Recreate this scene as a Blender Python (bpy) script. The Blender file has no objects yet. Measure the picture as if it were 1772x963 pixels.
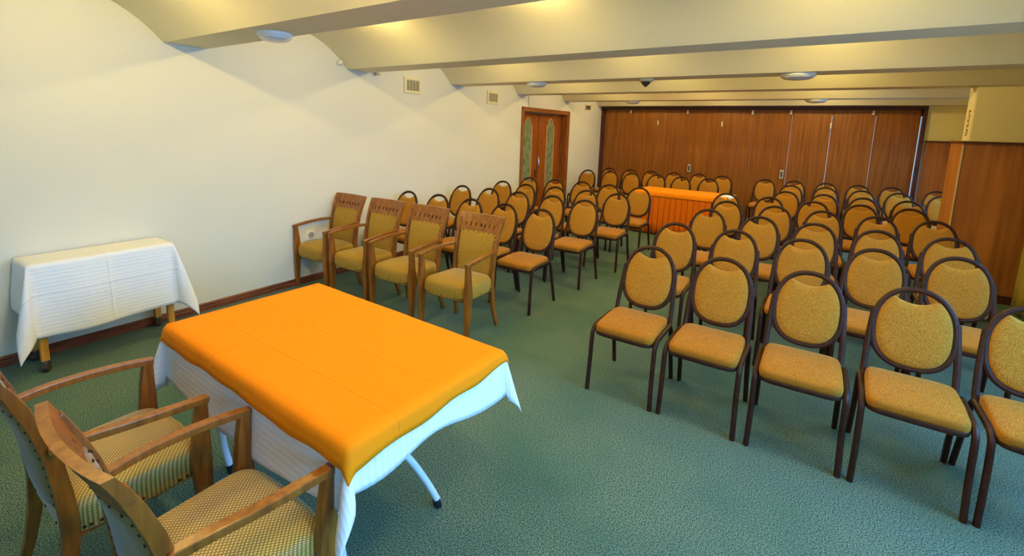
import bpy, bmesh, math, random
from mathutils import Vector, Matrix, noise
random.seed(7)
S = bpy.context.scene
COL = S.collection
PI = math.pi

# ------------------------------------------------------------------ camera, world, lights, exposure
cam_d = bpy.data.cameras.new('camera'); cam = bpy.data.objects.new('camera', cam_d); COL.objects.link(cam)
cam_d.sensor_fit = 'HORIZONTAL'; cam_d.sensor_width = 36.0
cam_d.lens = 818.27 / 1772 * 36
cam_d.shift_x = (886 - 861.83) / 1772
cam_d.shift_y = -(481.5 - 346.95) / 1772
cam_d.clip_start = 0.05
R_ = (0.82566970, 0.56338137, 0.02950948); D_ = (0.10795019, -0.10643375, -0.98844252); F_ = (-0.55372934, 0.81931269, -0.14869626)
cam.matrix_world = Matrix(((R_[0], -D_[0], -F_[0], 4.457), (R_[1], -D_[1], -F_[1], 0.0), (R_[2], -D_[2], -F_[2], 1.70), (0, 0, 0, 1)))
S.camera = cam
S.view_settings.view_transform = 'Standard'; S.view_settings.look = 'None'
S.view_settings.gamma = 1.0; S.view_settings.use_curve_mapping = False
S.view_settings.exposure = 0.05
S.cycles.max_bounces = 10; S.cycles.diffuse_bounces = 6

W = bpy.data.worlds.new('world'); S.world = W; W.use_nodes = True
W.node_tree.nodes['Background'].inputs[0].default_value = (0.45, 0.70, 1.0, 1)
W.node_tree.nodes['Background'].inputs[1].default_value = 1.1

DAY = (0.10, 0.44, 1.0); WARM = (1.0, 0.76, 0.27)
def area(name, loc, rot, sx, sy, power, colr):
    l = bpy.data.lights.new(name, 'AREA'); l.shape = 'RECTANGLE'; l.size = sx; l.size_y = sy; l.energy = power; l.color = colr; l.spread = math.radians(130)
    o = bpy.data.objects.new(name, l); COL.objects.link(o); o.location = loc; o.rotation_euler = rot; return o
# daylight through the windows of the right wall and of the wall behind the camera
WIN_R = [(-1.9, -0.3), (0.3, 1.5), (2.1, 3.3), (3.9, 5.1), (8.3, 10.1)]
for a, b in WIN_R:
    area('daylight', (6.56, (a + b) / 2, 1.50), (0, math.radians(58), 0), 1.2, b - a, {0: 40, 1: 78, 2: 74, 3: 34, 4: 50}[WIN_R.index((a, b))], DAY)
WIN_F = [(1.2, 2.9), (3.6, 5.3)]
for a, b in WIN_F:
    area('daylight', ((a + b) / 2, -2.28, 1.50), (math.radians(60), 0, 0), b - a, 1.2, 6, DAY)
LAMP_POWER = 21

# ------------------------------------------------------------------ materials
def nodes(name):
    m = bpy.data.materials.new(name); m.use_nodes = True
    nt = m.node_tree; b = nt.nodes['Principled BSDF']
    return m, nt, b
def lin(c):
    return tuple(((v / 255) / 12.92 if v / 255 <= 0.04045 else ((v / 255 + 0.055) / 1.055) ** 2.4) for v in c) + (1.0,)
def plain(name, rgb, rough=0.5, metal=0.0, spec=0.5, bump=0.0, bscale=60.0, coat=0.0):
    m, nt, b = nodes(name)
    b.inputs['Base Color'].default_value = lin(rgb); b.inputs['Roughness'].default_value = rough
    b.inputs['Metallic'].default_value = metal; b.inputs['Specular IOR Level'].default_value = spec
    b.inputs['Coat Weight'].default_value = coat
    if bump:
        tc = nt.nodes.new('ShaderNodeTexCoord'); n = nt.nodes.new('ShaderNodeTexNoise'); n.inputs['Scale'].default_value = bscale
        n.inputs['Detail'].default_value = 4
        bp = nt.nodes.new('ShaderNodeBump'); bp.inputs['Strength'].default_value = bump; bp.inputs['Distance'].default_value = 0.01
        nt.links.new(tc.outputs['Object'], n.inputs['Vector']); nt.links.new(n.outputs['Fac'], bp.inputs['Height']); nt.links.new(bp.outputs[0], b.inputs['Normal'])
    return m
def mix_noise(name, c1, c2, scale=(1, 1, 1), nscale=8.0, detail=4, rough=0.6, bump=0.2, dist=0.004, lo=0.35, hi=0.65, sheen=0.0, sheen_tint=None, coat=0.0, spec=0.5, c3=None, nscale2=2.0, distort=0.0, coords='Object'):
    m, nt, b = nodes(name)
    tc = nt.nodes.new('ShaderNodeTexCoord'); mp = nt.nodes.new('ShaderNodeMapping'); mp.inputs['Scale'].default_value = scale
    n = nt.nodes.new('ShaderNodeTexNoise'); n.inputs['Scale'].default_value = nscale; n.inputs['Detail'].default_value = detail
    n.inputs['Distortion'].default_value = distort
    r = nt.nodes.new('ShaderNodeValToRGB'); r.color_ramp.elements[0].position = lo; r.color_ramp.elements[1].position = hi
    r.color_ramp.elements[0].color = lin(c1); r.color_ramp.elements[1].color = lin(c2)
    L = nt.links
    L.new(tc.outputs[coords], mp.inputs[0]); L.new(mp.outputs[0], n.inputs['Vector']); L.new(n.outputs['Fac'], r.inputs[0])
    out = r.outputs[0]
    if c3:
        n2 = nt.nodes.new('ShaderNodeTexNoise'); n2.inputs['Scale'].default_value = nscale2; n2.inputs['Detail'].default_value = 3
        L.new(tc.outputs[coords], n2.inputs['Vector'])
        r2 = nt.nodes.new('ShaderNodeValToRGB'); r2.color_ramp.elements[0].position = 0.42; r2.color_ramp.elements[1].position = 0.68
        r2.color_ramp.elements[0].color = (0, 0, 0, 1); r2.color_ramp.elements[1].color = (0.5, 0.5, 0.5, 1)
        mx = nt.nodes.new('ShaderNodeMix'); mx.data_type = 'RGBA'
        L.new(n2.outputs['Fac'], r2.inputs[0]); L.new(r2.outputs[0], mx.inputs[0]); L.new(out, mx.inputs[6]); mx.inputs[7].default_value = lin(c3)
        out = mx.outputs[2]
    L.new(out, b.inputs['Base Color'])
    b.inputs['Roughness'].default_value = rough; b.inputs['Coat Weight'].default_value = coat; b.inputs['Specular IOR Level'].default_value = spec
    if coat: b.inputs['Coat Roughness'].default_value = 0.25
    if sheen:
        b.inputs['Sheen Weight'].default_value = sheen; b.inputs['Sheen Roughness'].default_value = 0.35
        if sheen_tint: b.inputs['Sheen Tint'].default_value = lin(sheen_tint)
    if bump:
        bp = nt.nodes.new('ShaderNodeBump'); bp.inputs['Strength'].default_value = bump; bp.inputs['Distance'].default_value = dist
        L.new(n.outputs['Fac'], bp.inputs['Height']); L.new(bp.outputs[0], b.inputs['Normal'])
    return m
M = {}
M['wall_lamp_tint'] = plain('wall_paint_lamp_tint', (240, 228, 168), 0.85, spec=0.2, bump=0.06, bscale=25)  # white wall paint with the yellow of the warm lamplight put into its colour
M['wall'] = plain('wall_paint', (220, 217, 198), 0.85, spec=0.2, bump=0.06, bscale=25)
M['ceil'] = plain('ceiling_plaster', (226, 218, 184), 0.7, spec=0.3, bump=0.12, bscale=7)
M['carpet'] = mix_noise('carpet', (4, 36, 34), (122, 150, 130), nscale=170, detail=9, rough=0.95, bump=0.3, dist=0.003, lo=0.36, hi=0.66, spec=0.1, c3=(40, 86, 78), nscale2=1.4, sheen=0.15)
M['panel'] = mix_noise('partition_veneer', (126, 72, 16), (162, 100, 30), scale=(9, 9, 0.35), nscale=3.5, detail=6, rough=0.38, bump=0.03, lo=0.3, hi=0.7, spec=0.4)
M['clad'] = mix_noise('cladding_veneer', (142, 84, 32), (184, 120, 56), scale=(6, 6, 0.4), nscale=2.2, detail=6, rough=0.4, bump=0.03, lo=0.3, hi=0.7, spec=0.4)
M['frame'] = mix_noise('door_frame_wood', (128, 70, 20), (168, 102, 38), scale=(8, 8, 1.2), nscale=5, detail=5, rough=0.35, bump=0.05, lo=0.3, hi=0.7)
M['leafw'] = mix_noise('door_leaf_wood', (122, 58, 12), (160, 88, 26), scale=(8, 8, .8), nscale=4, detail=5, rough=0.35, bump=0.03, lo=0.3, hi=0.7)
M['mould'] = plain('door_moulding_wood', (206, 136, 54), 0.4)
M['dark_wood'] = mix_noise('dark_trim_wood', (66, 30, 12), (94, 46, 20), scale=(4, 4, 2), nscale=5, rough=0.4, bump=0.05)
M['base'] = mix_noise('baseboard_wood', (86, 40, 20), (128, 68, 36), scale=(8, 1.2, 8), nscale=5, detail=5, rough=0.45, bump=0.08, lo=.3, hi=.7)
M['glass'] = mix_noise('etched_glass', (84, 104, 70), (128, 142, 104), nscale=9, detail=5, rough=0.35, bump=0.15, lo=.35, hi=.55)
M['metal'] = plain('silver_metal', (210, 210, 208), 0.25, 1.0)
M['brass'] = plain('catch_metal', (214, 206, 186), 0.35, 0.4)
M['tube'] = mix_noise('chair_tube_brown', (46, 22, 12), (58, 30, 18), nscale=30, rough=0.5, bump=0.03, spec=0.25)
M['gold'] = mix_noise('gold_chenille', (136, 86, 12), (206, 150, 52), scale=(60, 60, 5), nscale=9, detail=5, rough=0.85, bump=0.5, dist=0.003, lo=0.36, hi=0.66, sheen=0.45, sheen_tint=(255, 226, 150), spec=0.2)
M['gold_seat'] = mix_noise('gold_chenille_seat', (128, 76, 8), (198, 132, 34), scale=(60, 8, 60), nscale=9, detail=5, rough=0.85, bump=0.5, dist=0.003, lo=0.36, hi=0.66, sheen=0.35, sheen_tint=(255, 226, 150), spec=0.2)
M['arm_gold'] = mix_noise('armchair_fabric', (138, 104, 26), (190, 152, 64), scale=(50, 50, 5), nscale=9, detail=5, rough=0.8, bump=0.3, dist=0.003, lo=0.3, hi=0.7, sheen=0.5, sheen_tint=(255, 240, 170), spec=0.2)
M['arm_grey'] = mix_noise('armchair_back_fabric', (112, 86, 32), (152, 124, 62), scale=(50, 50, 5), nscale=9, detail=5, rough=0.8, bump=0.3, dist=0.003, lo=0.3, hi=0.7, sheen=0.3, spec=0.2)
M['wood'] = mix_noise('armchair_wood', (116, 64, 12), (156, 96, 26), scale=(14, 14, 2), nscale=3, detail=3, rough=0.34, bump=0.04, lo=0.3, hi=0.7, coat=0.15)
M['nail'] = plain('nail_metal', (60, 42, 24), 0.35, 0.8)
def creased(m, axis_lines, src='UV', strength=0.6, nscale=5.0):
    nt = m.node_tree; L = nt.links; b = nt.nodes['Principled BSDF']
    tc = nt.nodes.new('ShaderNodeTexCoord'); sp = nt.nodes.new('ShaderNodeSeparateXYZ'); L.new(tc.outputs[src], sp.inputs[0])
    nz = nt.nodes.new('ShaderNodeTexNoise'); nz.inputs['Scale'].default_value = nscale; nz.inputs['Detail'].default_value = 2; nz.inputs['Distortion'].default_value = .6
    L.new(tc.outputs[src], nz.inputs['Vector'])
    acc = nt.nodes.new('ShaderNodeMath'); acc.operation = 'MULTIPLY'; acc.inputs[1].default_value = 1.0; L.new(nz.outputs['Fac'], acc.inputs[0]); cur = acc.outputs[0]
    for ax, pos, wd in axis_lines:
        a = nt.nodes.new('ShaderNodeMath'); a.operation = 'SUBTRACT'; L.new(sp.outputs[ax], a.inputs[0]); a.inputs[1].default_value = pos
        c = nt.nodes.new('ShaderNodeMath'); c.operation = 'ABSOLUTE'; L.new(a.outputs[0], c.inputs[0])
        d = nt.nodes.new('ShaderNodeMapRange'); d.inputs[1].default_value = 0; d.inputs[2].default_value = wd; d.inputs[3].default_value = .35; d.inputs[4].default_value = 0
        d.interpolation_type = 'SMOOTHSTEP'
        L.new(c.outputs[0], d.inputs[0]); e = nt.nodes.new('ShaderNodeMath'); e.operation = 'ADD'; L.new(cur, e.inputs[0]); L.new(d.outputs[0], e.inputs[1]); cur = e.outputs[0]
    bp = nt.nodes.new('ShaderNodeBump'); bp.inputs['Strength'].default_value = strength; bp.inputs['Distance'].default_value = 0.012
    L.new(cur, bp.inputs['Height'])
    old = b.inputs['Normal'].links[0].from_socket if b.inputs['Normal'].is_linked else None
    if old: L.new(old, bp.inputs['Normal'])
    L.new(bp.outputs[0], b.inputs['Normal'])
    return m
M['orange'] = creased(plain('orange_cloth', (254, 145, 10), 0.8, spec=0.15), [(1, 0.02, .010), (1, -.21, .007), (0, -.2, .006)])
M['orange_skirt'] = plain('orange_skirt', (240, 124, 20), 0.8, spec=0.15, bump=0.1, bscale=14)
M['white_metal'] = plain('white_tube', (232, 236, 242), 0.3)
M['black'] = plain('black_rubber', (18, 20, 26), 0.5)
M['caster'] = plain('caster_rubber', (58, 46, 38), 0.5)
M['yellow_wood'] = mix_noise('trolley_wood', (188, 126, 34), (212, 152, 54), scale=(10, 10, 1.4), nscale=4, rough=0.4, bump=0.03)
M['lamp_white'] = plain('lamp_glass', (222, 226, 224), 0.2)
M['cream'] = plain('cream_plastic', (226, 216, 172), 0.45)
M['vent_dark'] = plain('vent_dark', (58, 50, 30), 0.7)
M['vent_slat'] = plain('vent_slat', (112, 106, 80), 0.6)
M['white'] = plain('white_plastic', (236, 236, 230), 0.4)
M['curtain'] = mix_noise('curtain_cloth', (146, 126, 34), (170, 150, 50), scale=(1, 1, .2), nscale=12, rough=0.8, bump=0.1, sheen=.2)
M['red_ink'] = plain('red_ink', (176, 74, 30), 0.6)
M['dark_ink'] = plain('dark_ink', (112, 78, 24), 0.6)
M['alum'] = plain('trim_alu', (214, 196, 158), 0.4)
M['handle_white'] = plain('pull_plate', (214, 210, 196), 0.35, 0.3)

M['clear_glass'], _nt, _b = nodes('clear_glass'); _b.inputs['Transmission Weight'].default_value = 1.0; _b.inputs['Roughness'].default_value = 0.02
M['well'] = plain('socket_grey', (168, 168, 160), 0.5)
# white damask cloth: fine woven stripes
def cloth_white(name, rgb=(240, 240, 240), axis='Y'):
    m, nt, b = nodes(name); L = nt.links
    tc = nt.nodes.new('ShaderNodeTexCoord'); wv = nt.nodes.new('ShaderNodeTexWave'); wv.bands_direction = axis
    wv.inputs['Scale'].default_value = 12; wv.inputs['Distortion'].default_value = 1.2; wv.inputs['Detail'].default_value = 2
    L.new(tc.outputs['UV'], wv.inputs['Vector'])
    r = nt.nodes.new('ShaderNodeValToRGB'); r.color_ramp.elements[0].color = lin(tuple(v - 6 for v in rgb)); r.color_ramp.elements[1].color = lin(rgb)
    L.new(wv.outputs['Fac'], r.inputs[0]); L.new(r.outputs[0], b.inputs['Base Color'])
    bp = nt.nodes.new('ShaderNodeBump'); bp.inputs['Strength'].default_value = 0.25; bp.inputs['Distance'].default_value = 0.003
    L.new(wv.outputs['Fac'], bp.inputs['Height']); L.new(bp.outputs[0], b.inputs['Normal'])
    b.inputs['Roughness'].default_value = 0.75; b.inputs['Specular IOR Level'].default_value = 0.2
    return m
M['white_cloth'] = cloth_white('white_cloth')
M['white_cloth2'] = creased(cloth_white('white_cloth_weave', axis='X'), [(1, 1.15, .012), (0, .53, .010)])
# armchair seat fabric with small woven dots
def dotted(name):
    m, nt, b = nodes(name); L = nt.links
    tc = nt.nodes.new('ShaderNodeTexCoord'); mp = nt.nodes.new('ShaderNodeMapping')
    mp.inputs['Rotation'].default_value = (0, 0, PI / 4)
    ck = nt.nodes.new('ShaderNodeTexVoronoi'); ck.inputs['Scale'].default_value = 98; ck.inputs['Randomness'].default_value = 0.0
    ck.voronoi_dimensions = '2D'
    sp = nt.nodes.new('ShaderNodeSeparateXYZ'); cb_ = nt.nodes.new('ShaderNodeCombineXYZ'); a1 = nt.nodes.new('ShaderNodeMath'); a2 = nt.nodes.new('ShaderNodeMath'); a2.operation = 'SUBTRACT'
    L.new(tc.outputs['Object'], sp.inputs[0]); L.new(sp.outputs[0], a1.inputs[0]); L.new(sp.outputs[2], a1.inputs[1]); L.new(sp.outputs[1], a2.inputs[0]); L.new(sp.outputs[2], a2.inputs[1])
    L.new(a1.outputs[0], cb_.inputs[0]); L.new(a2.outputs[0], cb_.inputs[1])
    L.new(cb_.outputs[0], mp.inputs[0]); L.new(mp.outputs[0], ck.inputs['Vector'])
    r = nt.nodes.new('ShaderNodeValToRGB'); r.color_ramp.elements[0].position = 0.22; r.color_ramp.elements[1].position = 0.42
    r.color_ramp.elements[0].color = lin((214, 188, 100)); r.color_ramp.elements[1].color = lin((132, 98, 20))
    L.new(ck.outputs['Distance'], r.inputs[0]); L.new(r.outputs[0], b.inputs['Base Color'])
    bp = nt.nodes.new('ShaderNodeBump'); bp.inputs['Strength'].default_value = 0.3; bp.inputs['Distance'].default_value = 0.002; bp.invert = True
    L.new(ck.outputs['Distance'], bp.inputs['Height']); L.new(bp.outputs[0], b.inputs['Normal'])
    b.inputs['Roughness'].default_value = 0.55; b.inputs['Sheen Weight'].default_value = 0.3
    return m
M['dotted'] = dotted('dotted_seat_fabric')

# ------------------------------------------------------------------ mesh helpers
def tag(o, label=None, cat=None, group=None, kind=None):
    if label: o['label'] = label
    if cat: o['category'] = cat
    if group: o['group'] = group
    if kind: o['kind'] = kind
    return o
def empty(name, loc, rz=0.0):
    o = bpy.data.objects.new(name, None); o.empty_display_size = 0.1
    COL.objects.link(o); o.location = loc; o.rotation_euler = (0, 0, rz); return o
class MB:
    def __init__(s): s.v = []; s.f = []; s.marks = []
    def mark(s, m): s.marks.append((len(s.f), m)); return s
    def box(s, x0, x1, y0, y1, z0, z1, mat=None):
        n = len(s.v)
        P = [(x0, y0, z0), (x1, y0, z0), (x1, y1, z0), (x0, y1, z0), (x0, y0, z1), (x1, y0, z1), (x1, y1, z1), (x0, y1, z1)]
        if mat: P = [tuple(mat @ Vector(p)) for p in P]
        s.v += P
        s.f += [tuple(n + i for i in q) for q in ((0, 3, 2, 1), (4, 5, 6, 7), (0, 1, 5, 4), (1, 2, 6, 5), (2, 3, 7, 6), (3, 0, 4, 7))]
        return s
    def ring_loft(s, rings, close=False, cap=True):
        n = len(s.v); k = len(rings[0])
        for r in rings: s.v += [tuple(p) for p in r]
        m = len(rings)
        for i in range(m if close else m - 1):
            a = n + i * k; b = n + ((i + 1) % m) * k
            for j in range(k):
                s.f.append((a + j, a + (j + 1) % k, b + (j + 1) % k, b + j))
        if cap and not close:
            s.f.append(tuple(n + j for j in reversed(range(k)))); s.f.append(tuple(n + (m - 1) * k + j for j in range(k)))
        return s
    def tube(s, pts, a, b=None, seg=10, close=False, up=(0, 0, 1), radii=None):
        """tube along pts; a = half width along side axis, b = half width along the other"""
        b = b or a; pts = [Vector(p) for p in pts]; N = len(pts); rings = []; U = Vector(up)
        for i, p in enumerate(pts):
            if close: t = pts[(i + 1) % N] - pts[i - 1]
            else: t = pts[min(i + 1, N - 1)] - pts[max(i - 1, 0)]
            t.normalize(); sd = t.cross(U)
            if sd.length < 1e-4: sd = t.cross(Vector((0, 1, 0)))
            sd.normalize(); w = sd.cross(t).normalized()
            k = radii[i] if radii else 1.0
            rings.append([p + sd * (a * k * math.cos(2 * PI * j / seg)) + w * (b * k * math.sin(2 * PI * j / seg)) for j in range(seg)])
        return s.ring_loft(rings, close)
    def bar(s, pts, sizes, side=(1, 0, 0)):
        """rectangular bar: sizes = (w along side, d along other) per point"""
        pts = [Vector(p) for p in pts]; N = len(pts); rings = []; sd = Vector(side).normalized()
        for i, p in enumerate(pts):
            t = (pts[min(i + 1, N - 1)] - pts[max(i - 1, 0)]).normalized()
            w = t.cross(sd).normalized(); s2 = w.cross(t).normalized()
            if s2.dot(sd) < 0: s2 = -s2
            W_, D = sizes[i] if isinstance(sizes, list) else sizes
            rings.append([p + s2 * (W_ / 2 * i2) + w * (D / 2 * j2) for i2, j2 in ((-1, -1), (1, -1), (1, 1), (-1, 1))])
        return s.ring_loft(rings)
    def cyl(s, c0, c1, r0, r1=None, seg=20):
        c0 = Vector(c0); c1 = Vector(c1); r1 = r0 if r1 is None else r1
        t = (c1 - c0).normalized(); a = t.orthogonal().normalized(); b = t.cross(a)
        rings = [[c + a * (r * math.cos(2 * PI * j / seg)) + b * (r * math.sin(2 * PI * j / seg)) for j in range(seg)] for c, r in ((c0, r0), (c1, r1))]
        return s.ring_loft(rings)
    def lathe(s, c, prof, seg=24):
        """prof: (r, z) list around a vertical axis at c"""
        rings = [[(c[0] + r * math.cos(2 * PI * j / seg), c[1] + r * math.sin(2 * PI * j / seg), c[2] + z) for j in range(seg)] for r, z in prof]
        return s.ring_loft(rings)
    def grid(s, fn, nu, nv, uvfn=None):
        n = len(s.v)
        for i in range(nu + 1):
            for j in range(nv + 1): s.v.append(tuple(fn(i / nu, j / nv)))
        for i in range(nu):
            for j in range(nv):
                a = n + i * (nv + 1) + j; s.f.append((a, a + nv + 1, a + nv + 2, a + 1))
        return s
    def build(s, name, m, parent=None, smooth=True, bevel=0.0, angle=35, solid=0.0, subsurf=0):
        me = bpy.data.meshes.new(name); me.from_pydata(s.v, [], s.f); me.update()
        bm = bmesh.new(); bm.from_mesh(me); bmesh.ops.recalc_face_normals(bm, faces=bm.faces)
        if bevel:
            es = [e for e in bm.edges if len(e.link_faces) == 2 and e.calc_face_angle(0) > 0.5]
            bmesh.ops.bevel(bm, geom=es, offset=bevel, segments=2, profile=0.6, affect='EDGES', clamp_overlap=True)
        bm.to_mesh(me); bm.free()
        me.materials.append(m)
        for k_, (st_, m_) in enumerate(s.marks):
            me.materials.append(m_)
            end_ = s.marks[k_ + 1][0] if k_ + 1 < len(s.marks) else len(me.polygons)
            for q_ in range(st_, end_): me.polygons[q_].material_index = k_ + 1
        if smooth:
            for p in me.polygons: p.use_smooth = True
            try: me.set_sharp_from_angle(angle=math.radians(angle))
            except Exception: pass
        o = bpy.data.objects.new(name, me); COL.objects.link(o)
        if parent: o.parent = parent
        if solid:
            md = o.modifiers.new('thickness', 'SOLIDIFY'); md.thickness = solid; md.offset = -1
        if subsurf:
            md = o.modifiers.new('smooth', 'SUBSURF'); md.levels = subsurf; md.render_levels = subsurf
        return o
def struct(name, mb, m, parent=None, **k):
    o = mb.build(name, m, parent, **k)
    if not parent: o['kind'] = 'structure'
    return o
def curve_pts(P, n=6):
    """Catmull-Rom through P"""
    P = [Vector(p) for p in P]; out = []
    Q = [2 * P[0] - P[1]] + P + [2 * P[-1] - P[-2]]
    for i in range(1, len(Q) - 2):
        for k in range(n):
            t = k / n; a, b, c, d = Q[i - 1], Q[i], Q[i + 1], Q[i + 2]
            out.append(0.5 * ((2 * b) + (c - a) * t + (2 * a - 5 * b + 4 * c - d) * t * t + (3 * b - a - 3 * c + d) * t ** 3))
    out.append(P[-1]); return out
def copy_tree(o, parent=None):
    c = o.copy(); COL.objects.link(c)
    if parent: c.parent = parent
    for ch in list(o.children): copy_tree(ch, c)
    return c

# ------------------------------------------------------------------ the room
XR, YF, YB = 6.5, -2.2, 10.97
ZB = 2.31; PER = 1.785; B0 = 1.73; BW = 0.33; RISE = 0.34
struct('floor', MB().box(-0.1, XR + 0.1, YF - 0.1, YB + 0.1, -0.1, 0), M['carpet'], smooth=False)
# ceiling: shallow brick vaults between flat beams, running across the room
prof = [(YF - 0.1, None)]
prof = []
chord = PER - BW
Rv = (chord * chord / 4 + RISE * RISE) / (2 * RISE)
def vault_z(y, k):
    c = B0 + BW + PER * k + chord / 2; return ZB + math.sqrt(max(Rv * Rv - (y - c) ** 2, 0)) - (Rv - RISE)
for k in range(-3, 6):
    y0 = B0 + BW + PER * k - BW
    prof += [(y0, ZB), (y0 + BW, ZB)]
    if k < 5:
        for j in range(1, 20):
            y = y0 + BW + chord * j / 20; prof.append((y, vault_z(y, k)))
prof = [(y, z) for y, z in prof if YF - 0.05 <= y <= YB + 0.05]
prof[0] = (YF - 0.1, prof[0][1]); prof.append((YB + 0.1, ZB))
mb = MB()
ring = lambda x: [(x, y, z) for y, z in prof] + [(x, YB + 0.1, 2.95), (x, YF - 0.1, 2.95)]
mb.ring_loft([ring(-0.1), ring(XR + 0.1)])
struct('ceiling', mb, M['ceil'], angle=28)

def wall_holes(u0, u1, z0, z1, holes, place):
    """wall slab along u with rectangular holes (a, b, za, zb); place(u0,u1,z0,z1,mb)"""
    mb = MB(); hs = sorted(holes); cur = u0
    for a, b, za, zb in hs:
        if a > cur: place(mb, cur, a, z0, z1)
        if za > z0: place(mb, a, b, z0, za)
        if zb < z1: place(mb, a, b, zb, z1)
        cur = b
    if cur < u1: place(mb, cur, u1, z0, z1)
    return mb
DOOR = (7.33, 9.06, 2.035)
mb = wall_holes(YF, YB, 0, 2.9, [(DOOR[0] - .01, DOOR[1] + .01, 0, DOOR[2] + .01)], lambda m, a, b, c, d: m.box(-0.2, 0, a, b, c, d))
struct('wall_left', mb, M['wall'], smooth=False)
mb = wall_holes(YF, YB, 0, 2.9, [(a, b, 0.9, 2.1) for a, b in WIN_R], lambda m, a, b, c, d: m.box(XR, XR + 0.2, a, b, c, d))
struct('wall_right', mb, M['wall_lamp_tint'], smooth=False)
mb = wall_holes(0, XR, 0, 2.9, [(a, b, 0.9, 2.1) for a, b in WIN_F], lambda m, a, b, c, d: m.box(a, b, YF - 0.2, YF, c, d))
struct('wall_front', mb, M['wall'], smooth=False)
PX0, PX1, PZ = 0.03, 5.87, 2.30
struct('wall_niche', MB().box(PX1 + .022, XR, YB - .012, YB, 1.72, ZB), M['wall_lamp_tint'], smooth=False)
mb = MB().box(PX1, XR, YB, YB + 0.2, 0, 2.9).box(-0.1, PX1, YB, YB + 0.2, PZ, 2.9).box(-0.2, PX0, YB, YB + 0.2, 0, PZ)
struct('wall_back', mb, M['wall'], smooth=False)
# windows: frame and glass
n = 0
for a, b in WIN_R:
    n += 1; f = MB(); X0, X1 = XR + 0.1, XR + 0.15
    for q in ((a, a + .05, .9, 2.1), (b - .05, b, .9, 2.1), (a, b, .9, .95), (a, b, 2.05, 2.1), ((a + b) / 2 - .02, (a + b) / 2 + .02, .9, 2.1)): f.box(X0, X1, *q)
    w_ = struct('window_%d' % n, f, M['white'], smooth=False)
    MB().box(X0 + .02, X0 + .026, a + .05, b - .05, .95, 2.05).build('glass_pane', M['clear_glass'], w_, smooth=False)
for a, b in WIN_F:
    n += 1; f = MB()
    for q in ((a, a + .05, .9, 2.1), (b - .05, b, .9, 2.1), (a, b, .9, .95), (a, b, 2.05, 2.1), ((a + b) / 2 - .02, (a + b) / 2 + .02, .9, 2.1)): f.box(q[0], q[1], YF - 0.17, YF - 0.12, q[2], q[3])
    w_ = struct('window_%d' % n, f, M['white'], smooth=False)
    MB().box(a + .05, b - .05, YF - .15, YF - .144, .95, 2.05).build('glass_pane', M['clear_glass'], w_, smooth=False)

# baseboard on the left wall
def base_profile(mb, y0, y1):
    pr = [(0.0, 0.0), (0.022, 0.0), (0.022, 0.036), (0.017, 0.040), (0.017, 0.060), (0.008, 0.070), (0.0, 0.070)]
    mb.ring_loft([[(x, y0, z) for x, z in pr], [(x, y1, z) for x, z in pr]]); return mb
mb = MB(); base_profile(mb, YF, DOOR[0] - 0.075); base_profile(mb, DOOR[1] + 0.085, YB - 0.02)
struct('baseboard_left', mb, M['base'], smooth=False)
struct('baseboard_back', MB().box(5.93, XR, YB - 0.052, YB - 0.04, 0, 0.09), M['dark_wood'], smooth=False)

# pier on the right between two beams, painted above a wood cladding
struct('wall_pier', MB().box(5.765, XR, 7.13, 7.47, 1.72, ZB + 0.12), M['wall_lamp_tint'], smooth=False)
struct('trim_1', MB().box(5.72, XR, 7.10, 7.73, 0.0, 1.70), M['clad'], smooth=False)
struct('trim_2', MB().box(5.70, XR, 7.08, 7.75, 1.70, 1.722), M['dark_wood'], smooth=False, bevel=0.004)
struct('trim_3', MB().box(5.712, 5.724, 7.092, 7.104, 0.0, 1.67), M['alum'], smooth=False)
struct('trim_4', MB().box(5.71, XR, 7.085, 7.10, 0.0, 0.09), M['dark_wood'], smooth=False)
struct('trim_5', MB().box(5.93, XR, YB - 0.04, YB, 0.0, 1.70), M['clad'], smooth=False)
struct('trim_6', MB().box(5.91, XR, YB - 0.06, YB, 1.70, 1.722), M['dark_wood'], smooth=False)
# paper strip with lettering on the pier's end face
st = MB().box(5.760, 5.764, 7.15, 7.45, 1.725, 2.28)
zc = 2.06
shapes = 'rrrrdrrrddd'
m_ = st
for i, c in enumerate(shapes):
    st.mark(M['red_ink'] if c == 'r' else M['dark_ink'])
    z1 = zc - i * 0.026
    m_.box(5.757, 5.7602, 7.255, 7.335, z1 - 0.006, z1)
    if i % 3 != 1: m_.box(5.757, 5.7602, 7.255, 7.272, z1 - 0.019, z1)
    if i % 2 == 0: m_.box(5.757, 5.7602, 7.288, 7.30, z1 - 0.019, z1)
    if i % 3 != 2: m_.box(5.757, 5.7602, 7.318, 7.335, z1 - 0.020, z1)
tag(st.build('paper_strip', M['cream'], smooth=False), 'pale paper strip with small red lettering on the pier above the wood ledge', 'sign')

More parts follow.
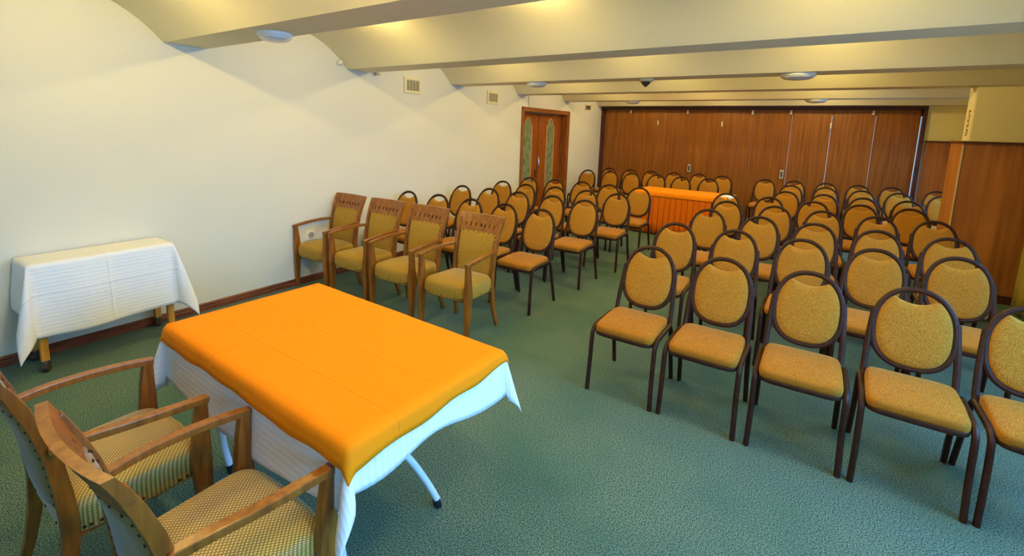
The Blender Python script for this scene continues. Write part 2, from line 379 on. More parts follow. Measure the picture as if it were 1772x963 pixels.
# double door in the left wall
dr = MB(); fw = 0.075; D0, D1, DZ = DOOR
dr.box(-0.2, 0.02, D0 - fw, D0, 0, DZ + fw).box(-0.2, 0.02, D1, D1 + fw + .01, 0, DZ + fw).box(-0.2, 0.02, D0, D1, DZ, DZ + fw)
dr.box(0.02, 0.032, D0 - fw, D0 - fw + .03, 0, DZ + fw).box(0.02, 0.032, D1 + fw - .02, D1 + fw + .01, 0, DZ + fw).box(0.02, 0.032, D0 - fw, D1 + fw, DZ + fw - .03, DZ + fw)
door1 = dr.build('door_1', M['frame'], smooth=False, bevel=0.003); door1['kind'] = 'structure'
def arch_outline(yc, hw, z0, zs, zt, n=14):
    """pointed-shoulder arch like the one cut in the leaf"""
    pts = [(yc - hw, z0), (yc - hw, zs), (yc - hw * 0.72, zs)]
    for i in range(n + 1):
        a = PI - PI * i / n
        pts.append((yc + hw * 0.66 * math.cos(a), zs + 0.02 + (zt - zs - 0.02) * math.sin(a) ** 0.8))
    pts += [(yc + hw * 0.72, zs), (yc + hw, zs), (yc + hw, z0)]
    return pts
for (ya, yb, yc, dx) in ((D0 + .003, 8.105, 7.70, -0.13), (8.115, D1 - .003, 8.58, -0.125)):
    lf = MB().box(dx - 0.045, dx, ya, yb, 0.006, DZ - 0.004).build('leaf', M['leafw'], door1, smooth=False, bevel=0.003)
    out = arch_outline(yc, 0.155, 0.25, 1.80, 1.93)
    g = MB(); n0 = len(out); g.v += [(dx + 0.001, y, z) for y, z in out] + [(dx + 0.006, y, z) for y, z in out]
    g.f.append(tuple(range(n0, 2 * n0))); g.f += [(i, (i + 1) % n0, n0 + (i + 1) % n0, n0 + i) for i in range(n0)]
    g.build('glass_pane', M['glass'], lf, smooth=False)
    MB().tube([(dx + 0.006, y, z) for y, z in out], 0.012, 0.012, seg=8, close=True, up=(1, 0, 0)).build('moulding', M['mould'], lf)
    # lower darker field line above the glass
h = MB().tube(curve_pts([(-0.125, 8.05, 1.20), (-0.075, 8.05, 1.17), (-0.06, 8.05, 1.07), (-0.075, 8.05, 0.97), (-0.125, 8.05, 0.94)], 6), 0.012, seg=8, up=(0, 1, 0)).build('handle', M['metal'], door1)
tag(h, 'curved chrome pull handle')
MB().box(-0.13, -0.123, 8.02, 8.075, 0.80, 0.93).build('lock_plate', M['dark_wood'], door1, smooth=False)

# folding partition across the back wall
fr = MB().box(PX0 - .03, PX0 + .035, YB - 0.06, YB + 0.1, 0, PZ + .03).box(PX1 - .035, PX1 + .02, YB - 0.05, YB + 0.1, 0, PZ + .03)
fr.box(PX0 + .035, PX1 - .035, YB - 0.05, YB + 0.1, PZ - 0.03, PZ + .03).box(PX0 + .035, PX1 - .035, YB + .09, YB + .11, PZ - .16, PZ - .03)
door2 = fr.build('door_2', M['dark_wood'], smooth=False, bevel=0.003); door2['kind'] = 'structure'
MB().box(PX0 + .04, PX1 - .04, YB - 0.03, YB + 0.0, PZ - .052, PZ - .032).build('track', M['dark_wood'], door2, smooth=False)
seams = [0.07, 0.715, 1.33, 1.975, 2.64, 3.24, 3.915, 4.555, 5.205, 5.825]
gaps = [0, .001, .001, .001, .001, .003, .004, .005, .005, .007]
for i in range(9):
    a, b = seams[i] + gaps[i] / 2, seams[i + 1] - gaps[i + 1] / 2
    z = 1 if i % 2 else -1
    o = MB()
    yo = YB + 0.035
    y0_, y1_ = yo + .012 * z, yo - .012 * z
    o.v += [(a, y0_, 0.01), (b, y1_, 0.01), (b, y1_ + .04, 0.01), (a, y0_ + .04, 0.01), (a, y0_, PZ - .055), (b, y1_, PZ - .055), (b, y1_ + .04, PZ - .055), (a, y0_ + .04, PZ - .055)]
    o.f += [(0, 3, 2, 1), (4, 5, 6, 7), (0, 1, 5, 4), (1, 2, 6, 5), (2, 3, 7, 6), (3, 0, 4, 7)]
    o.build('folding_panel', M['panel'], door2, smooth=False, bevel=0.002)
for x in (0.70, 1.96, 3.24 - .02, 3.885, 5.16):
    MB().box(x - .018, x + .018, YB - 0.012, YB + 0.028, 2.15, 2.235).build('hanger_bracket', M['brass'], door2, smooth=False, bevel=.003)
for x in (1.335, 2.665, 4.55):
    MB().box(x - .010, x + .010, YB + 0.0, YB + 0.028, 1.90, 2.0).build('hinge', M['white'], door2, smooth=False, bevel=.002)
for x in (2.085, 3.845):
    pl = MB().box(x - .033, x + .033, YB + 0.002, YB + 0.03, 0.89, 1.06).build('pull_plate', M['handle_white'], door2, smooth=False, bevel=.003)
    MB().box(x - .014, x + .014, YB - 0.002, YB + 0.004, 0.92, 1.03).build('recess', M['vent_dark'], pl, smooth=False)

# ------------------------------------------------------------------ wall and ceiling fittings
def vent(y0, y1, z0, z1, label, small=False):
    r = empty('air_vent', (0, (y0 + y1) / 2, z0)); hy = (y1 - y0) / 2; h = z1 - z0; b = 0.030 if small else 0.042
    f = MB().box(0, .016, -hy, -hy + b, 0, h).box(0, .016, hy - b, hy, 0, h).box(0, .016, -hy + b, hy - b, 0, b * .8).box(0, .016, -hy + b, hy - b, h - b * .8, h)
    f.build('vent_frame', M['cream'], r, smooth=False, bevel=.002)
    MB().box(0.001, .003, -hy + b, hy - b, b * .8, h - b * .8).build('backing', M['vent_dark'], r, smooth=False)
    s = MB(); k = 8; zz = h - 1.6 * b
    for i in range(k):
        z = b * .8 + zz * (i + .5) / k
        s.box(.004, .013, -hy + b, hy - b, z - .003, z + .003)
    for i in range(1, 4): y = -hy + b + (2 * hy - 2 * b) * i / 4; s.box(.006, .010, y - .002, y + .002, b * .8, h - b * .8)
    s.build('grille', M['vent_slat'] if small else M['cream'], r, smooth=False)
    tag(r, label, 'air vent', 'square vents high on the left wall')
vent(4.385, 4.695, 2.125, 2.325, 'largest square cream air vent high on the white wall, farthest from the doors')
vent(6.19, 6.52, 2.10, 2.30, 'square cream air vent high on the white wall, just before the brown double door')
vent(9.93, 10.25, 2.17, 2.34 - .03, 'small square air vent on the white strip between double door and partition', True)

sk = MB(); r_ = empty('wall_socket', (0, 3.0, 0.512))
MB().box(0, .012, -.05, .05, -.05, .05).build('plate', M['white'], r_, smooth=False, bevel=.004)
sk.ring_loft([[(0.012 + dx, rr * math.cos(2 * PI * j / 24), rr * math.sin(2 * PI * j / 24)) for j in range(24)] for rr, dx in ((.036, 0), (.036, .006), (.030, .006), (.028, .001))])
sk.build('socket_well', M['well'], r_)
MB().cyl((0.013, -.01, 0), (0.0145, -.01, 0), .004).cyl((0.013, .01, 0), (0.0145, .01, 0), .004).build('pin_holes', M['vent_dark'], r_)
tag(r_, 'white round power socket low on the wall behind the armchair row', 'socket')

def ceiling_disc(x, y, z, label, r=0.15):
    o = empty('ceiling_light', (x, y, z))
    MB().lathe((0, 0, 0), [(r, 0), (r, -.02), (r * .93, -.028)]).build('rim', M['white'], o)
    MB().lathe((0, 0, 0), [(r * .92, -.020), (r * .90, -.034), (r * .7, -.05), (r * .35, -.058), (0.005, -.06)]).build('diffuser', M['lamp_white'], o)
    tag(o, label, 'ceiling light', 'round lights under the beams')
ceiling_disc(1.25, 1.93, ZB, 'large round white glass light under the nearest ceiling beam', .115)
ceiling_disc(1.31, 5.47, ZB, 'round white ceiling light under the third beam, left of the smoke detector', .13)
ceiling_disc(4.19, 5.47, ZB, 'round white ceiling light under the third beam, right of the smoke detector', .15)
ceiling_disc(1.38, 9.05, ZB, 'round white ceiling light under the last beam, above the left chair rows', .13)
ceiling_disc(4.30, 9.05, ZB, 'round white ceiling light under the last beam, above the right chair rows', .15)
sd = empty('smoke_detector', (2.73, 5.47, ZB))
MB().lathe((0, 0, 0), [(.085, 0), (.085, -.018), (.07, -.03)]).build('base', M['cream'], sd)
MB().lathe((0, 0, 0), [(.055, -.03), (.045, -.05), (.012, -.085), (.004, -.087)]).build('sensor_cone', M['vent_dark'], sd)
tag(sd, 'cone shaped smoke detector under the third beam between two round lights', 'smoke detector')
o = MB().lathe((0.02, 3.41, 2.345), [(.03, 0), (.038, .02), (.03, .045), (.012, .055)]).build('wall_fitting', M['wall']); tag(o, 'small white knob on the wall where the second beam meets the vault', 'wall fitting')
o = MB().lathe((0.05, 3.93, ZB), [(.035, .03), (.035, -.006), (.02, -.02), (.004, -.024)]).build('ceiling_button', M['cream']); tag(o, 'small round button under the second beam close to the left wall', 'ceiling fitting')
o = MB().box(0, .012, 7.478, 7.490, DZ + fw, ZB).build('cable_duct', M['cream'], smooth=False); tag(o, 'thin cable duct running from ceiling beam down to the double door frame', 'cable duct')

# warm lamps at the crown of each vault
lamp0 = empty('vault_lamp', (0, 0, 0))
MB().lathe((0, 0, 0), [(.09, 0), (.09, -.012), (.07, -.02)]).build('lamp_base', M['white'], lamp0)
em, nt_, b_ = nodes('lamp_glow'); b_.inputs['Emission Color'].default_value = WARM + (1,); b_.inputs['Emission Strength'].default_value = 3.0
MB().lathe((0, 0, 0), [(.03, -.012), (.032, -.02), (.028, -.032), (.004, -.036)]).build('bulb', em, lamp0)
first = True; XL = (1.15, 2.75, 4.45); VN = ['', 'nearest vault', 'second vault', 'third vault', 'fourth vault', 'fifth vault', 'vault beside the partition']
for k in range(-1, 5):
    yc = B0 + BW + PER * k + chord / 2
    for j, x in enumerate(XL):
        o = lamp0 if first else copy_tree(lamp0); first = False
        zt = ZB + RISE
        o.location = (x, yc, zt + .004)
        tag(o, 'small warm lamp at the crown of the %s, %s' % (VN[k + 2], ('near the white wall', 'mid ceiling', 'toward the windows')[j]), 'ceiling lamp', 'warm lamps at the vault crowns')
        l = bpy.data.lights.new('vault_light', 'POINT'); l.energy = LAMP_POWER * (1.4 if k < 0 else 1.0) * (1.35 if j == 2 else 1.0); l.color = WARM; l.shadow_soft_size = 0.03
        lo = bpy.data.objects.new('vault_light', l); COL.objects.link(lo); lo.location = (x, yc, zt - .055)

# ------------------------------------------------------------------ banquet chair
def make_banquet():
    t = empty('banquet_chair', (0, 0, 0))
    # seat cushion
    mb = MB(); N = 48
    def out(a, sx, y0, y1, e=0.36):
        c, s_ = math.cos(a), math.sin(a)
        x = sx * math.copysign(abs(c) ** e, c); y = (y0 + y1) / 2 + (y1 - y0) / 2 * math.copysign(abs(s_) ** e, s_)
        x *= 1.0 - 0.05 * (y - y0) / (y1 - y0)
        return x, y
    rings = []
    for sc, z in ((.95, .410), (.99, .413), (1.0, .424), (1.0, .448), (.992, .458), (.965, .466), (.90, .471), (.65, .477), (.35, .480), (.05, .481)):
        r = []
        for j in range(N):
            x, y = out(2 * PI * j / N, .194, -.24, .172, .27); yc = -.035
            r.append((x * sc, yc + (y - yc) * sc, z - (0.012 if y < -.15 else 0) * sc * (z > .43)))
        rings.append(r)
    mb.ring_loft(rings); mb.build('seat', M['gold_seat'], t, angle=60)
    # seat ring under the cushion
    mb = MB(); pts = []
    for j in range(32):
        x, y = out(2 * PI * j / 32, .189, -.238, .175, .3); pts.append((x, y, .402))
    mb.tube(pts, .010, .014, seg=8, close=True)
    mb.box(-.17, .17, -.20, .15, .404, .411)
    mb.build('seat_frame', M['tube'], t)
    # hoop and uprights
    lean = lambda z: .165 + (z - .42) * .30
    mb = MB(); pts = []
    hoop = []
    for j in range(56):
        a = 2 * PI * j / 56; c, s_ = math.cos(a), math.sin(a); e = 2 / (2.2 if s_ > 0 else 2.55)
        x = .170 * math.copysign(abs(c) ** e, c); z = .685 + (.213 if s_ > 0 else .193) * math.copysign(abs(s_) ** e, s_)
        hoop.append((x, lean(z), z))
    mb.tube(hoop, .015, .013, seg=8, close=True, up=(0, 1, 0))
    for sx in (-1, 1):
        P = curve_pts([(sx * .172, lean(.76), .76), (sx * .180, lean(.66), .66), (sx * .186, lean(.56), .56), (sx * .188, lean(.46), .46), (sx * .188, .150, .415), (sx * .186, .08, .400)], 4)
        mb.tube(P, .0155, .012, seg=8, up=(0, 1, 0))
    mb.build('back_frame', M['tube'], t)
    # back pad
    mb = MB(); outl = []
    N = 72
    for j in range(N):
        a = 2 * PI * j / N; c, s_ = math.cos(a), math.sin(a); e = 2 / (2.3 if s_ > 0 else 2.6)
        x = .159 * math.copysign(abs(c) ** e, c); z = .685 + (.200 if s_ > 0 else .182) * math.copysign(abs(s_) ** e, s_)
        dip = .824 + 3.6 * x * x
        if s_ > 0: z = min(z, dip)
        outl.append((x, z))
    rings = []
    for sc, d in ((.05, -.026), (.4, -.0255), (.75, -.023), (.92, -.018), (.985, -.011), (1.0, 0), (.985, .008), (.92, .013), (.6, .016), (.05, .017)):
        rings.append([(x * sc, lean(.70 + (z - .70) * sc) + d, .70 + (z - .70) * sc) for x, z in outl])
    mb.ring_loft(rings); mb.build('backrest', M['gold'], t, angle=60)
    for sx in (-1, 1):
        x = sx * .204
        fl = curve_pts([(x + sx * .004, -.245, 0), (x, -.232, .20), (x, -.220, .36), (x, -.205, .405), (x, -.165, .428), (x, -.08, .432), (x, -.03, .432)], 5)
        rl = curve_pts([(x + sx * .004, .250, 0), (x, .200, .20), (x, .158, .36), (x, .135, .41), (x, .10, .430), (x, .03, .432), (x, -.03, .432)], 5)
        for P in (fl, rl):
            mb = MB().tube(P, .0165, .0145, seg=8, up=(1, 0, 0))
            mb.build('leg', M['tube'], t)
    return t
ORD = ['first', 'second', 'third', 'fourth', 'fifth', 'sixth', 'seventh', 'eighth']
rightb = [
 [(3.54, 3.04), (4.01, 3.04), (4.49, 3.04), (4.965, 3.04), (5.42, 3.04)],
 [(3.45, 4.10), (3.93, 4.13), (4.42, 4.11), (4.87, 4.09), (5.34, 4.18)],
 [(3.52, 5.19), (4.02, 5.08), (4.49, 5.04), (4.96, 5.03), (5.43, 5.05)],
 [(3.57, 6.08), (4.09, 6.05), (4.56, 6.05), (5.03, 6.03), (5.49, 6.10)],
 [(3.44, 6.94), (3.95, 6.97), (4.46, 6.93), (4.94, 7.03), (5.41, 7.06)],
 [(4.09, 7.95), (4.56, 7.97), (5.02, 7.94), (5.50, 8.02)],
 [(4.10, 9.10), (4.59, 9.20), (5.06, 9.14), (5.53, 9.20), (6.02, 9.20)],
 [(3.63, 10.0), (4.10, 10.12), (4.60, 10.15), (5.07, 10.2), (5.54, 10.28), (6.10, 10.08)]]
leftb = [
 [(2.17, 3.89), (1.70, 3.93), (1.23, 3.95), (0.74, 3.95), (0.28, 3.90)],
 [(2.23, 4.84), (1.77, 4.90), (1.29, 4.88), (0.82, 4.89), (0.36, 4.87)],
 [(2.31, 5.72), (1.85, 5.74), (1.36, 5.76), (0.90, 5.71), (0.42, 5.80)],
 [(2.30, 6.64), (1.81, 6.68), (1.34, 6.74), (0.88, 6.68), (0.42, 6.62)]]
backb = [
 [(0.44, 9.02), (0.90, 9.10), (1.37, 9.06), (1.83, 9.18), (2.31, 9.12), (2.78, 9.22)],
 [(0.55, 9.97), (1.02, 10.0), (1.48, 9.98), (1.95, 10.02), (2.41, 10.16), (2.88, 10.1)]]
ch0 = make_banquet(); used = False
def put_chair(x, y, label, group):
    global used
    o = ch0 if not used else copy_tree(ch0); used = True
    o.location = (x, y, 0); o.rotation_euler = (0, 0, math.radians(random.uniform(-1.4, 1.4)))
    o['label'] = label; o['group'] = group; o['category'] = 'chair'
for i, row in enumerate(rightb):
    for j, (x, y) in enumerate(row):
        k = j + (1 if i in (5, 6) else 0)
        lab = 'gold banquet chair in the right block\'s %s row, %s column from the aisle' % (ORD[i], ORD[k])
        if i == 0 and j == 0: lab = 'gold banquet chair heading the right block, front row beside the open carpet aisle'
        put_chair(x, y, lab, 'banquet chairs right of the aisle')
for i, row in enumerate(leftb):
    for j, (x, y) in enumerate(row):
        put_chair(x, y, 'gold banquet chair left of the aisle, %s row behind the armchairs, %s from the aisle' % (ORD[i], ORD[j]), 'banquet chairs left of the aisle')
for i, row in enumerate(backb):
    for j, (x, y) in enumerate(row):
        put_chair(x, y, ('gold banquet chair in the row just behind the skirted table, %s from the white wall' if i == 0 else
                         'gold banquet chair against the brown partition\'s left half, %s from the white wall') % ORD[j], 'banquet chairs at the back left')

# ------------------------------------------------------------------ wooden armchair
def nails(mb, pts, r=0.006):
    for p, nrm in pts:
        p = Vector(p); nrm = Vector(nrm).normalized(); a = nrm.orthogonal().normalized(); b = nrm.cross(a)
        rings = [[p + nrm * h + a * (rr * math.cos(2 * PI * j / 8)) + b * (rr * math.sin(2 * PI * j / 8)) for j in range(8)] for rr, h in ((r, 0), (r * .8, .0022), (r * .25, .0034))]
        mb.ring_loft(rings)
def make_armchair(seat_mat, back_mat):
    t = empty('wooden_armchair', (0, 0, 0))
    back = lambda z: (.150 + (max(z, .40) - .40) * .10 + max(z - .55, 0) ** 2 * .5)
    bow = lambda x: .028 * (1 - min(1, abs(x) / .24) ** 2)
    # cushion
    mb = MB(); N = 56
    def out(a, e=0.30):
        c, s_ = math.cos(a), math.sin(a)
        x = math.copysign(abs(c) ** e, c); y = math.copysign(abs(s_) ** e, s_)
        X = .240 * x * (1 - 0.08 * (y + 1) / 2 - .02 * (1 - abs(x))); Y = -.038 + .208 * y - (.018 * (1 - x * x) if y < -.5 else 0)
        return X, Y
    rings = []
    for sc, z in ((.96, .338), (.99, .342), (1, .352), (1.0, .40), (.995, .425), (.97, .443), (.92, .456), (.8, .468), (.55, .480), (.3, .485), (.04, .486)):
        rings.append([(out(2 * PI * j / N)[0] * sc, -.038 + (out(2 * PI * j / N)[1] + .038) * sc, z) for j in range(N)])
    mb.ring_loft(rings); mb.mark(M['nail']); P = []
    for j in range(44):
        a = PI + PI * j / 43 if False else 2 * PI * j / 44
        x, y = out(a); x2, y2 = out(a + .01); n_ = Vector((y2 - y, -(x2 - x), 0))
        P.append(((x, y, .357), n_))
    nails(mb, P); mb.build('seat', seat_mat, t, angle=60)
    MB().box(-.21, .21, -.23, .15, .325, .340).build('seat_board', M['wood'], t, smooth=False)
    for sx in (-1, 1):
        # front post carrying the arm
        P = [(sx * .243, -.235, 0), (sx * .245, -.232, .20), (sx * .246, -.226, .40), (sx * .247, -.232, .55), (sx * .247, -.240, .655)]
        MB().bar(P, [(.032, .036), (.038, .050), (.040, .068), (.034, .050), (.030, .034)], side=(1, 0, 0)).build('front_leg', M['wood'], t, smooth=False, bevel=.003)
        # rear leg running up as the back post
        zs = [0, .12, .25, .38, .50, .62, .74, .84, .905]; ys = [.215, .186, .163, .152] + [back(z) for z in zs[4:]]
        xs = [.226, .213, .206, .203, .202, .205, .211, .217, .221]
        MB().bar([(sx * x, y, z) for x, y, z in zip(xs, ys, zs)], [(.026, .028), (.028, .034), (.030, .042), (.031, .048), (.031, .046), (.030, .042), (.030, .038), (.030, .034), (.030, .030)], side=(1, 0, 0)).build('back_post', M['wood'], t, smooth=False, bevel=.003)
        # arm
        P = curve_pts([(sx * .247, -.261, .643), (sx * .254, -.16, .657), (sx * .252, -.02, .670), (sx * .238, .09, .676), (sx * .220, back(.67) + .002, .673)], 4)
        MB().bar(P, (.036, .026), side=(1, 0, 0)).build('armrest', M['wood'], t, smooth=False, bevel=.004)
    # crest rail with a row of square holes
    def curved_slab(mb, x0, x1, z0, z1, th, n=16):
        rings = []
        for i in range(n + 1):
            x = x0 + (x1 - x0) * i / n
            yb0 = back(z0) + bow(x); yb1 = back(z1) + bow(x)
            rings.append([(x, yb0 - th / 2, z0), (x, yb1 - th / 2, z1), (x, yb1 + th / 2, z1), (x, yb0 + th / 2, z0)])
        mb.ring_loft(rings)
    mb = MB(); curved_slab(mb, -.238, .238, .872, .948, .026); curved_slab(mb, -.20, .20, .806, .838, .022, 12)
    hw = .200; nh = 7; w = .022; pitch = .050
    edges = [-hw]
    for i in range(nh): c = (i - 3) * pitch; edges += [c - w / 2, c + w / 2]
    edges.append(hw)
    for i in range(0, len(edges), 2): curved_slab(mb, edges[i], edges[i + 1], .838, .872, .022, 3)
    mb.build('crest_rail', M['wood'], t, smooth=True, angle=30, bevel=0)
    # upholstered panel between the posts
    mb = MB(); rings = []
    z0, z1 = .435, .806; pts = [(-1, -1), (-.5, -1), (0, -1), (.5, -1), (1, -1), (1, -.5), (1, 0), (1, .5), (1, 1), (.5, 1), (0, 1), (-.5, 1), (-1, 1), (-1, .5), (-1, 0), (-1, -.5)]
    def pnt(u, v, d, sc):
        z = (z0 + z1) / 2 + (z1 - z0) / 2 * v * sc; wd = .186 + .012 * (z - .44) / .37
        x = wd * u * sc; return (x, back(z) + bow(x) * .9 + d, z)
    for sc, d in ((.05, -.020), (.5, -.020), (.88, -.018), (.97, -.013), (1, -.002), (1, .006), (.97, .012), (.6, .014), (.05, .014)):
        rings.append([pnt(u, v, d, sc) for u, v in pts])
    mb.ring_loft(rings); mb.mark(M['nail']); P = []
    for d, nn in ((-.017, -1), (.012, 1)):
        for i in range(10):
            for s_ in (-1, 1): P.append((pnt(s_, -1 + 2 * (i + .5) / 10, d, .955), (0, nn, 0)))
        for i in range(7): P.append((pnt(-1 + 2 * (i + .5) / 7, 1, d, .965), (0, nn, 0)))
    nails(mb, P, .0055); mb.build('backrest', back_mat, t, angle=60)
    return t
a0 = make_armchair(M['arm_gold'], M['arm_gold'])
G = 'wooden armchairs in a row behind the orange table'
spec = [(.272, 3.05, 0, 'wooden armchair nearest the white wall, leftmost of the four in a row'),
        (.835, 3.07, 1, 'second wooden armchair from the white wall in the row of four'),
        (1.415, 3.07, 1, 'third wooden armchair from the white wall in the row of four'),
        (2.04, 3.06, 0, 'rightmost wooden armchair of the row of four, next to the aisle')]
for i, (x, y, a, lab) in enumerate(spec):
    o = a0 if i == 0 else copy_tree(a0)
    o.location = (x, y, 0); o.rotation_euler = (0, 0, math.radians(a)); tag(o, lab, 'armchair', G)
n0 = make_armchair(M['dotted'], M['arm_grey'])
G2 = 'wooden armchairs at the near side of the orange table'
for i, (x, y, a, lab) in enumerate([(2.36, .518, 180, 'wooden armchair at the photo\'s left edge, facing the orange table, its crest cut off'),
                                    (3.06, .572, 180, 'nearest wooden armchair, curved crest seen from behind, beside the orange table corner')]):
    o = n0 if i == 0 else copy_tree(n0)
    o.location = (x, y, 0); o.rotation_euler = (0, 0, math.radians(a)); tag(o, lab, 'armchair', G2)

# ------------------------------------------------------------------ cloth draping
def drape(name, m, x0, x1, y0, y1, z, over, edge=0.012, seed=0, amp=0.02, flare=0.10, step=0.022, corner=1.0, thick=0.0016, wave=7.0, wrinkle=0.0, parent=None, floor_z=None, cb=.10):
    """cloth over a table top rect; over = (left, right, near, far) hang lengths or callables of arclength position"""
    L_, Rr, Nn, Ff = over
    g = lambda o_, t: o_(t) if callable(o_) else o_
    mxL = max(g(L_, t / 10) for t in range(11)); mxR = max(g(Rr, t / 10) for t in range(11)); mxN = max(g(Nn, t / 10) for t in range(11)); mxF = max(g(Ff, t / 10) for t in range(11))
    def axis(a, b, oa, ob):
        na = max(1, round(oa / step)); nm = max(2, round((b - a) / (step * 1.6))); nb = max(1, round(ob / step))
        return [(-1 + i / na, 0) for i in range(na)] + [(0, i / nm) for i in range(nm + 1)] + [((i + 1) / nb, 1) for i in range(nb)]
    U = axis(x0, x1, mxL, mxR); V = axis(y0, y1, mxN, mxF)
    me_v = []; uvs = []
    for (du, su) in U:
        for (dv, sv) in V:
            px_ = x0 + (x1 - x0) * su; py_ = y0 + (y1 - y0) * sv
            ox = (du * g(L_, sv) if du < 0 else du * g(Rr, sv)); oy = (dv * g(Nn, su) if dv < 0 else dv * g(Ff, su))
            uvs.append((px_ + ox, py_ + oy))
            d = math.hypot(ox, oy)
            if d < 1e-6:
                h = wrinkle * (noise.noise(Vector((px_ * 3.1 + seed, py_ * 3.1, 0))) ** 2) * 2
                me_v.append((px_, py_, z + h)); continue
            nx, ny = ox / d, oy / d
            if ox and oy: d *= corner
            # rounded edge then fall, folds grow with the drop
            rr = edge; arc = rr * PI / 2
            if d < arc:
                th = d / rr; off = rr * math.sin(th); dz = rr * (1 - math.cos(th))
            else: off = rr; dz = rr + (d - arc)
            s_arc = (py_ if abs(ny) < .3 else px_) * wave + math.atan2(ny, nx) * 1.6 + seed
            fold = (math.sin(s_arc * 1.7) + .6 * math.sin(s_arc * 3.1 + 1.3) + 1.2) * .5
            k = min(1, dz / .25)
            off += amp * fold * k + flare * dz
            if ox and oy:
                cf = math.sin(2 * math.atan2(abs(ny), abs(nx))); off += cb * dz * cf
            zz = z - dz * (1 - .02 * k)
            if floor_z is not None: zz = max(zz, floor_z)
            me_v.append((px_ + nx * off, py_ + ny * off, zz))
    nu, nv = len(U), len(V); F = []
    for i in range(nu - 1):
        for j in range(nv - 1):
            a = i * nv + j; F.append((a, a + nv, a + nv + 1, a + 1))
    me = bpy.data.meshes.new(name); me.from_pydata(me_v, [], F); me.update()
    uvl = me.uv_layers.new(name='UVMap')
    for lp in me.loops: uvl.data[lp.index].uv = uvs[lp.vertex_index]
    me.materials.append(m)
    for p in me.polygons: p.use_smooth = True
    o = bpy.data.objects.new(name, me); COL.objects.link(o)
    md = o.modifiers.new('thickness', 'SOLIDIFY'); md.thickness = thick; md.offset = 1
    if parent: o.parent = parent
    return o

# ------------------------------------------------------------------ main table
TX0, TX1, TY0, TY1, TZ = 2.025, 3.385, 0.865, 1.645, 0.742
TROT = math.radians(-2.0)
tb = empty('folding_table', ((TX0 + TX1) / 2, (TY0 + TY1) / 2, 0), TROT)
cx, cy = (TX0 + TX1) / 2, (TY0 + TY1) / 2
MB().box(TX0 - cx, TX1 - cx, TY0 - cy, TY1 - cy, TZ - .03, TZ - .002).build('tabletop', M['white'], tb, smooth=False, bevel=.004)
for sx in (-1, 1):
    X = sx * .47
    MB().box(X - .015, X + .015, TY0 - cy + .05, TY1 - cy - .05, TZ - .06, TZ - .031).build('cross_rail', M['white_metal'], tb, smooth=False)
    for sy in (-1, 1):
        if sy > 0: P = curve_pts([(X + sx * .01, -.24, TZ - .06), (X + sx * .01, -.10, .52), (X + sx * .01, .03, .36), (X + sx * .01, .14, .18), (X + sx * .01, .218, .03)], 6)
        else: P = curve_pts([(X - sx * .01, -.20, TZ - .06), (X - sx * .01, -.262, .52), (X - sx * .01, -.285, .34), (X - sx * .01, -.275, .16), (X - sx * .01, -.252, .03)], 6)
        lg = MB().tube(P, .015, seg=12, up=(1, 0, 0)).build('leg', M['white_metal'], tb)
        MB().cyl((X + sx * .01 * sy, .207 if sy > 0 else -.254, .045), (X + sx * .01 * sy, .222 if sy > 0 else -.248, 0.0), .018).build('rubber_foot', M['black'], lg)
tag(tb, 'folding table with curved white tube legs under the orange cloth', 'table')
wr = lambda t: .155 + .02 * math.sin(9 * t + .6) + .05 * t * t
wn = lambda t: .265 + .05 * math.sin(PI * t) ** 2 - .03 * t
o = drape('tablecloth', M['white_cloth'], TX0 - .003 - cx, TX1 + .003 - cx, TY0 - .003 - cy, TY1 + .003 - cy, TZ + .001, (lambda t: .30, wr, wn, lambda t: .18), seed=1.7, amp=.010, flare=.05, wave=6, corner=1.12, cb=.24)
o.location = (cx, cy, 0); o.rotation_euler = (0, 0, TROT)
tag(o, 'long white undercloth hanging below the orange cloth on the near table', 'tablecloth')
on = lambda t: .082 + .003 * math.sin(34 * t) + .004 * math.sin(11 * t)
orr = lambda t: .085 + .006 * math.sin(16 * t + 2) - .03 * t
o = drape('tablecloth', M['orange'], TX0 - .006 - cx, TX1 + .006 - cx, TY0 - .006 - cy, TY1 + .006 - cy, TZ + .006, (lambda t: .10, orr, on, lambda t: .05), seed=.4, amp=.009, flare=.16, wave=9, wrinkle=.003, edge=.012, corner=1.0)
o.location = (cx, cy, 0); o.rotation_euler = (0, 0, TROT)
tag(o, 'bright orange tablecloth laid over the white undercloth of the near table', 'tablecloth')

# ------------------------------------------------------------------ trolley against the left wall
tr = empty('serving_trolley', (.175, 1.15, 0))
MB().box(-.150, .150, -.41, .41, .715, .738).build('top_board', M['yellow_wood'], tr, smooth=False, bevel=.003)
MB().box(-.135, .135, -.39, .39, .40, .415).build('shelf', M['yellow_wood'], tr, smooth=False)
for sx in (-1, 1):
    for sy in (-1, 1):
        x, y = sx * .128, sy * .375
        lg = MB().box(x - .021, x + .021, y - .021, y + .021, .075, .714).build('leg', M['yellow_wood'], tr, smooth=False, bevel=.003)
        MB().cyl((x, y, .075), (x, y, .055), .012).build('caster_stem', M['metal'], lg)
        w_ = MB(); w_.cyl((x + .004, y - .016, .029), (x + .022, y + .014, .029), .029).cyl((x - .018, y - .008, .029), (x - .002, y + .018, .029), .029)
        w_.build('caster', M['caster'], lg)
tag(tr, 'narrow wooden trolley on dark casters standing against the white wall', 'trolley')
o = drape('tablecloth', M['white_cloth2'], .02, .328, .735, 1.565, .741, (lambda t: .004, lambda t: .50 + .01 * math.sin(5 * t), lambda t: .36, lambda t: .36), seed=3.1, amp=.020, flare=.05, wave=5, edge=.006, cb=.22)
tag(o, 'white woven tablecloth draped over the narrow trolley by the wall', 'tablecloth')

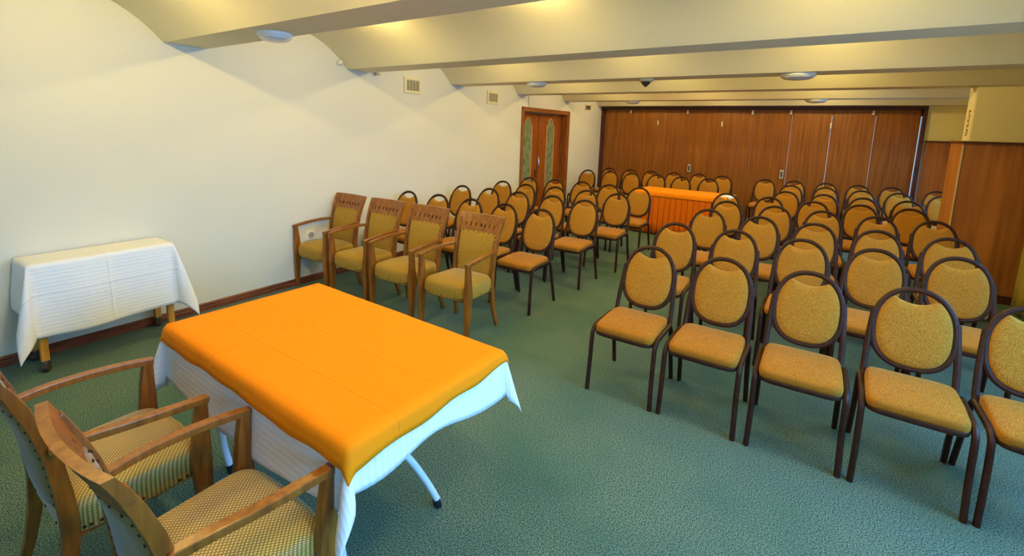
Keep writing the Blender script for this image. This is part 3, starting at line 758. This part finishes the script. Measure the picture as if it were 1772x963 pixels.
# ------------------------------------------------------------------ skirted table far back
ft = empty('banquet_table', (2.58, 8.43, 0), math.radians(-3))
MB().box(-.72, .72, -.33, .33, .70, .728).build('tabletop', M['yellow_wood'], ft, smooth=False)
for sx in (-1, 1):
    for sy in (-1, 1): MB().tube([(sx * .64, sy * .27, 0), (sx * .64, sy * .27, .70)], .014).build('leg', M['tube'], ft)
tag(ft, 'long table hidden under an orange skirt between the two chair blocks', 'table')
sk = empty('table_skirt', (2.58, 8.43, 0), math.radians(-3))
mb = MB(); per = []
hx, hy = .745, .355
path = [(-hx, hy), (-hx, -hy), (hx, -hy), (hx, hy)]
seg = []
for i in range(3):
    a, b = Vector(path[i]), Vector(path[i + 1]); n_ = (b - a).normalized(); nn = Vector((n_.y, -n_.x)); Ln = (b - a).length; c = max(1, round(Ln / .095))
    for q in range(c):
        for f_, d in ((0, 0), (.06, .018), (.5, .022), (.88, .014), (.94, -.006)):
            p = a + n_ * (Ln * (q + f_) / c); seg.append((p + nn * 0, nn, d))
seg.append((Vector(path[3]), nn, 0))
rows_ = [(.69, .3), (.60, .75), (.40, 1.0), (.2, 1.25), (.02, 1.5)]
nS = len(seg); nR = len(rows_)
for p, nn, d in seg:
    for z, k in rows_:
        q = p + nn * (d * k + (.69 - z) * .02); mb.v.append((q.x, q.y, z))
for i in range(nS - 1):
    for j in range(nR - 1):
        a = i * nR + j; mb.f.append((a, a + nR, a + nR + 1, a + 1))
mb.build('pleated_skirt', M['orange_skirt'], sk, angle=25, solid=.002)
tag(sk, 'pleated orange skirt hanging to the floor around the far table', 'table skirt')
o = drape('tablecloth', M['orange'], -.735, .735, -.345, .345, .732, (.075, .06, .085, .05), seed=5, amp=.004, flare=.28, wave=6, edge=.01)
o.location = (2.58, 8.43, 0); o.rotation_euler = (0, 0, math.radians(-3))
tag(o, 'orange cloth covering the top of the far skirted table', 'tablecloth')
o = drape('napkin', M['white_cloth'], .60, .752, -.24, .24, .7405, (.002, .10, .002, .002), seed=2, amp=.0, flare=.35, wave=2, edge=.006)
o.location = (2.58, 8.43, 0); o.rotation_euler = (0, 0, math.radians(-3))
tag(o, 'small white cloth hanging over the right end of the far orange table', 'cloth')

# ------------------------------------------------------------------ curtain by the pier
mb = MB(); pts = []
n_ = 90
def cur(u, v):
    y = 6.98 - 1.55 * u; s_ = math.sin(u * 60) * .028 + math.sin(u * 23) * .01
    return (6.30 + s_ * (1 - .35 * v) - .03 * (1 - v), y, .02 + 2.18 * v)
mb.grid(cur, 160, 10)
cu = empty('curtain', (0, 0, 0))
mb.build('curtain_cloth', M['curtain'], cu, angle=80, solid=.002)
MB().tube([(6.30, 5.35, 2.215), (6.30, 7.06, 2.215)], .012).build('curtain_rod', M['dark_wood'], cu)
tag(cu, 'mustard yellow pleated curtain hanging beside the wood-clad pier at the right', 'curtain')
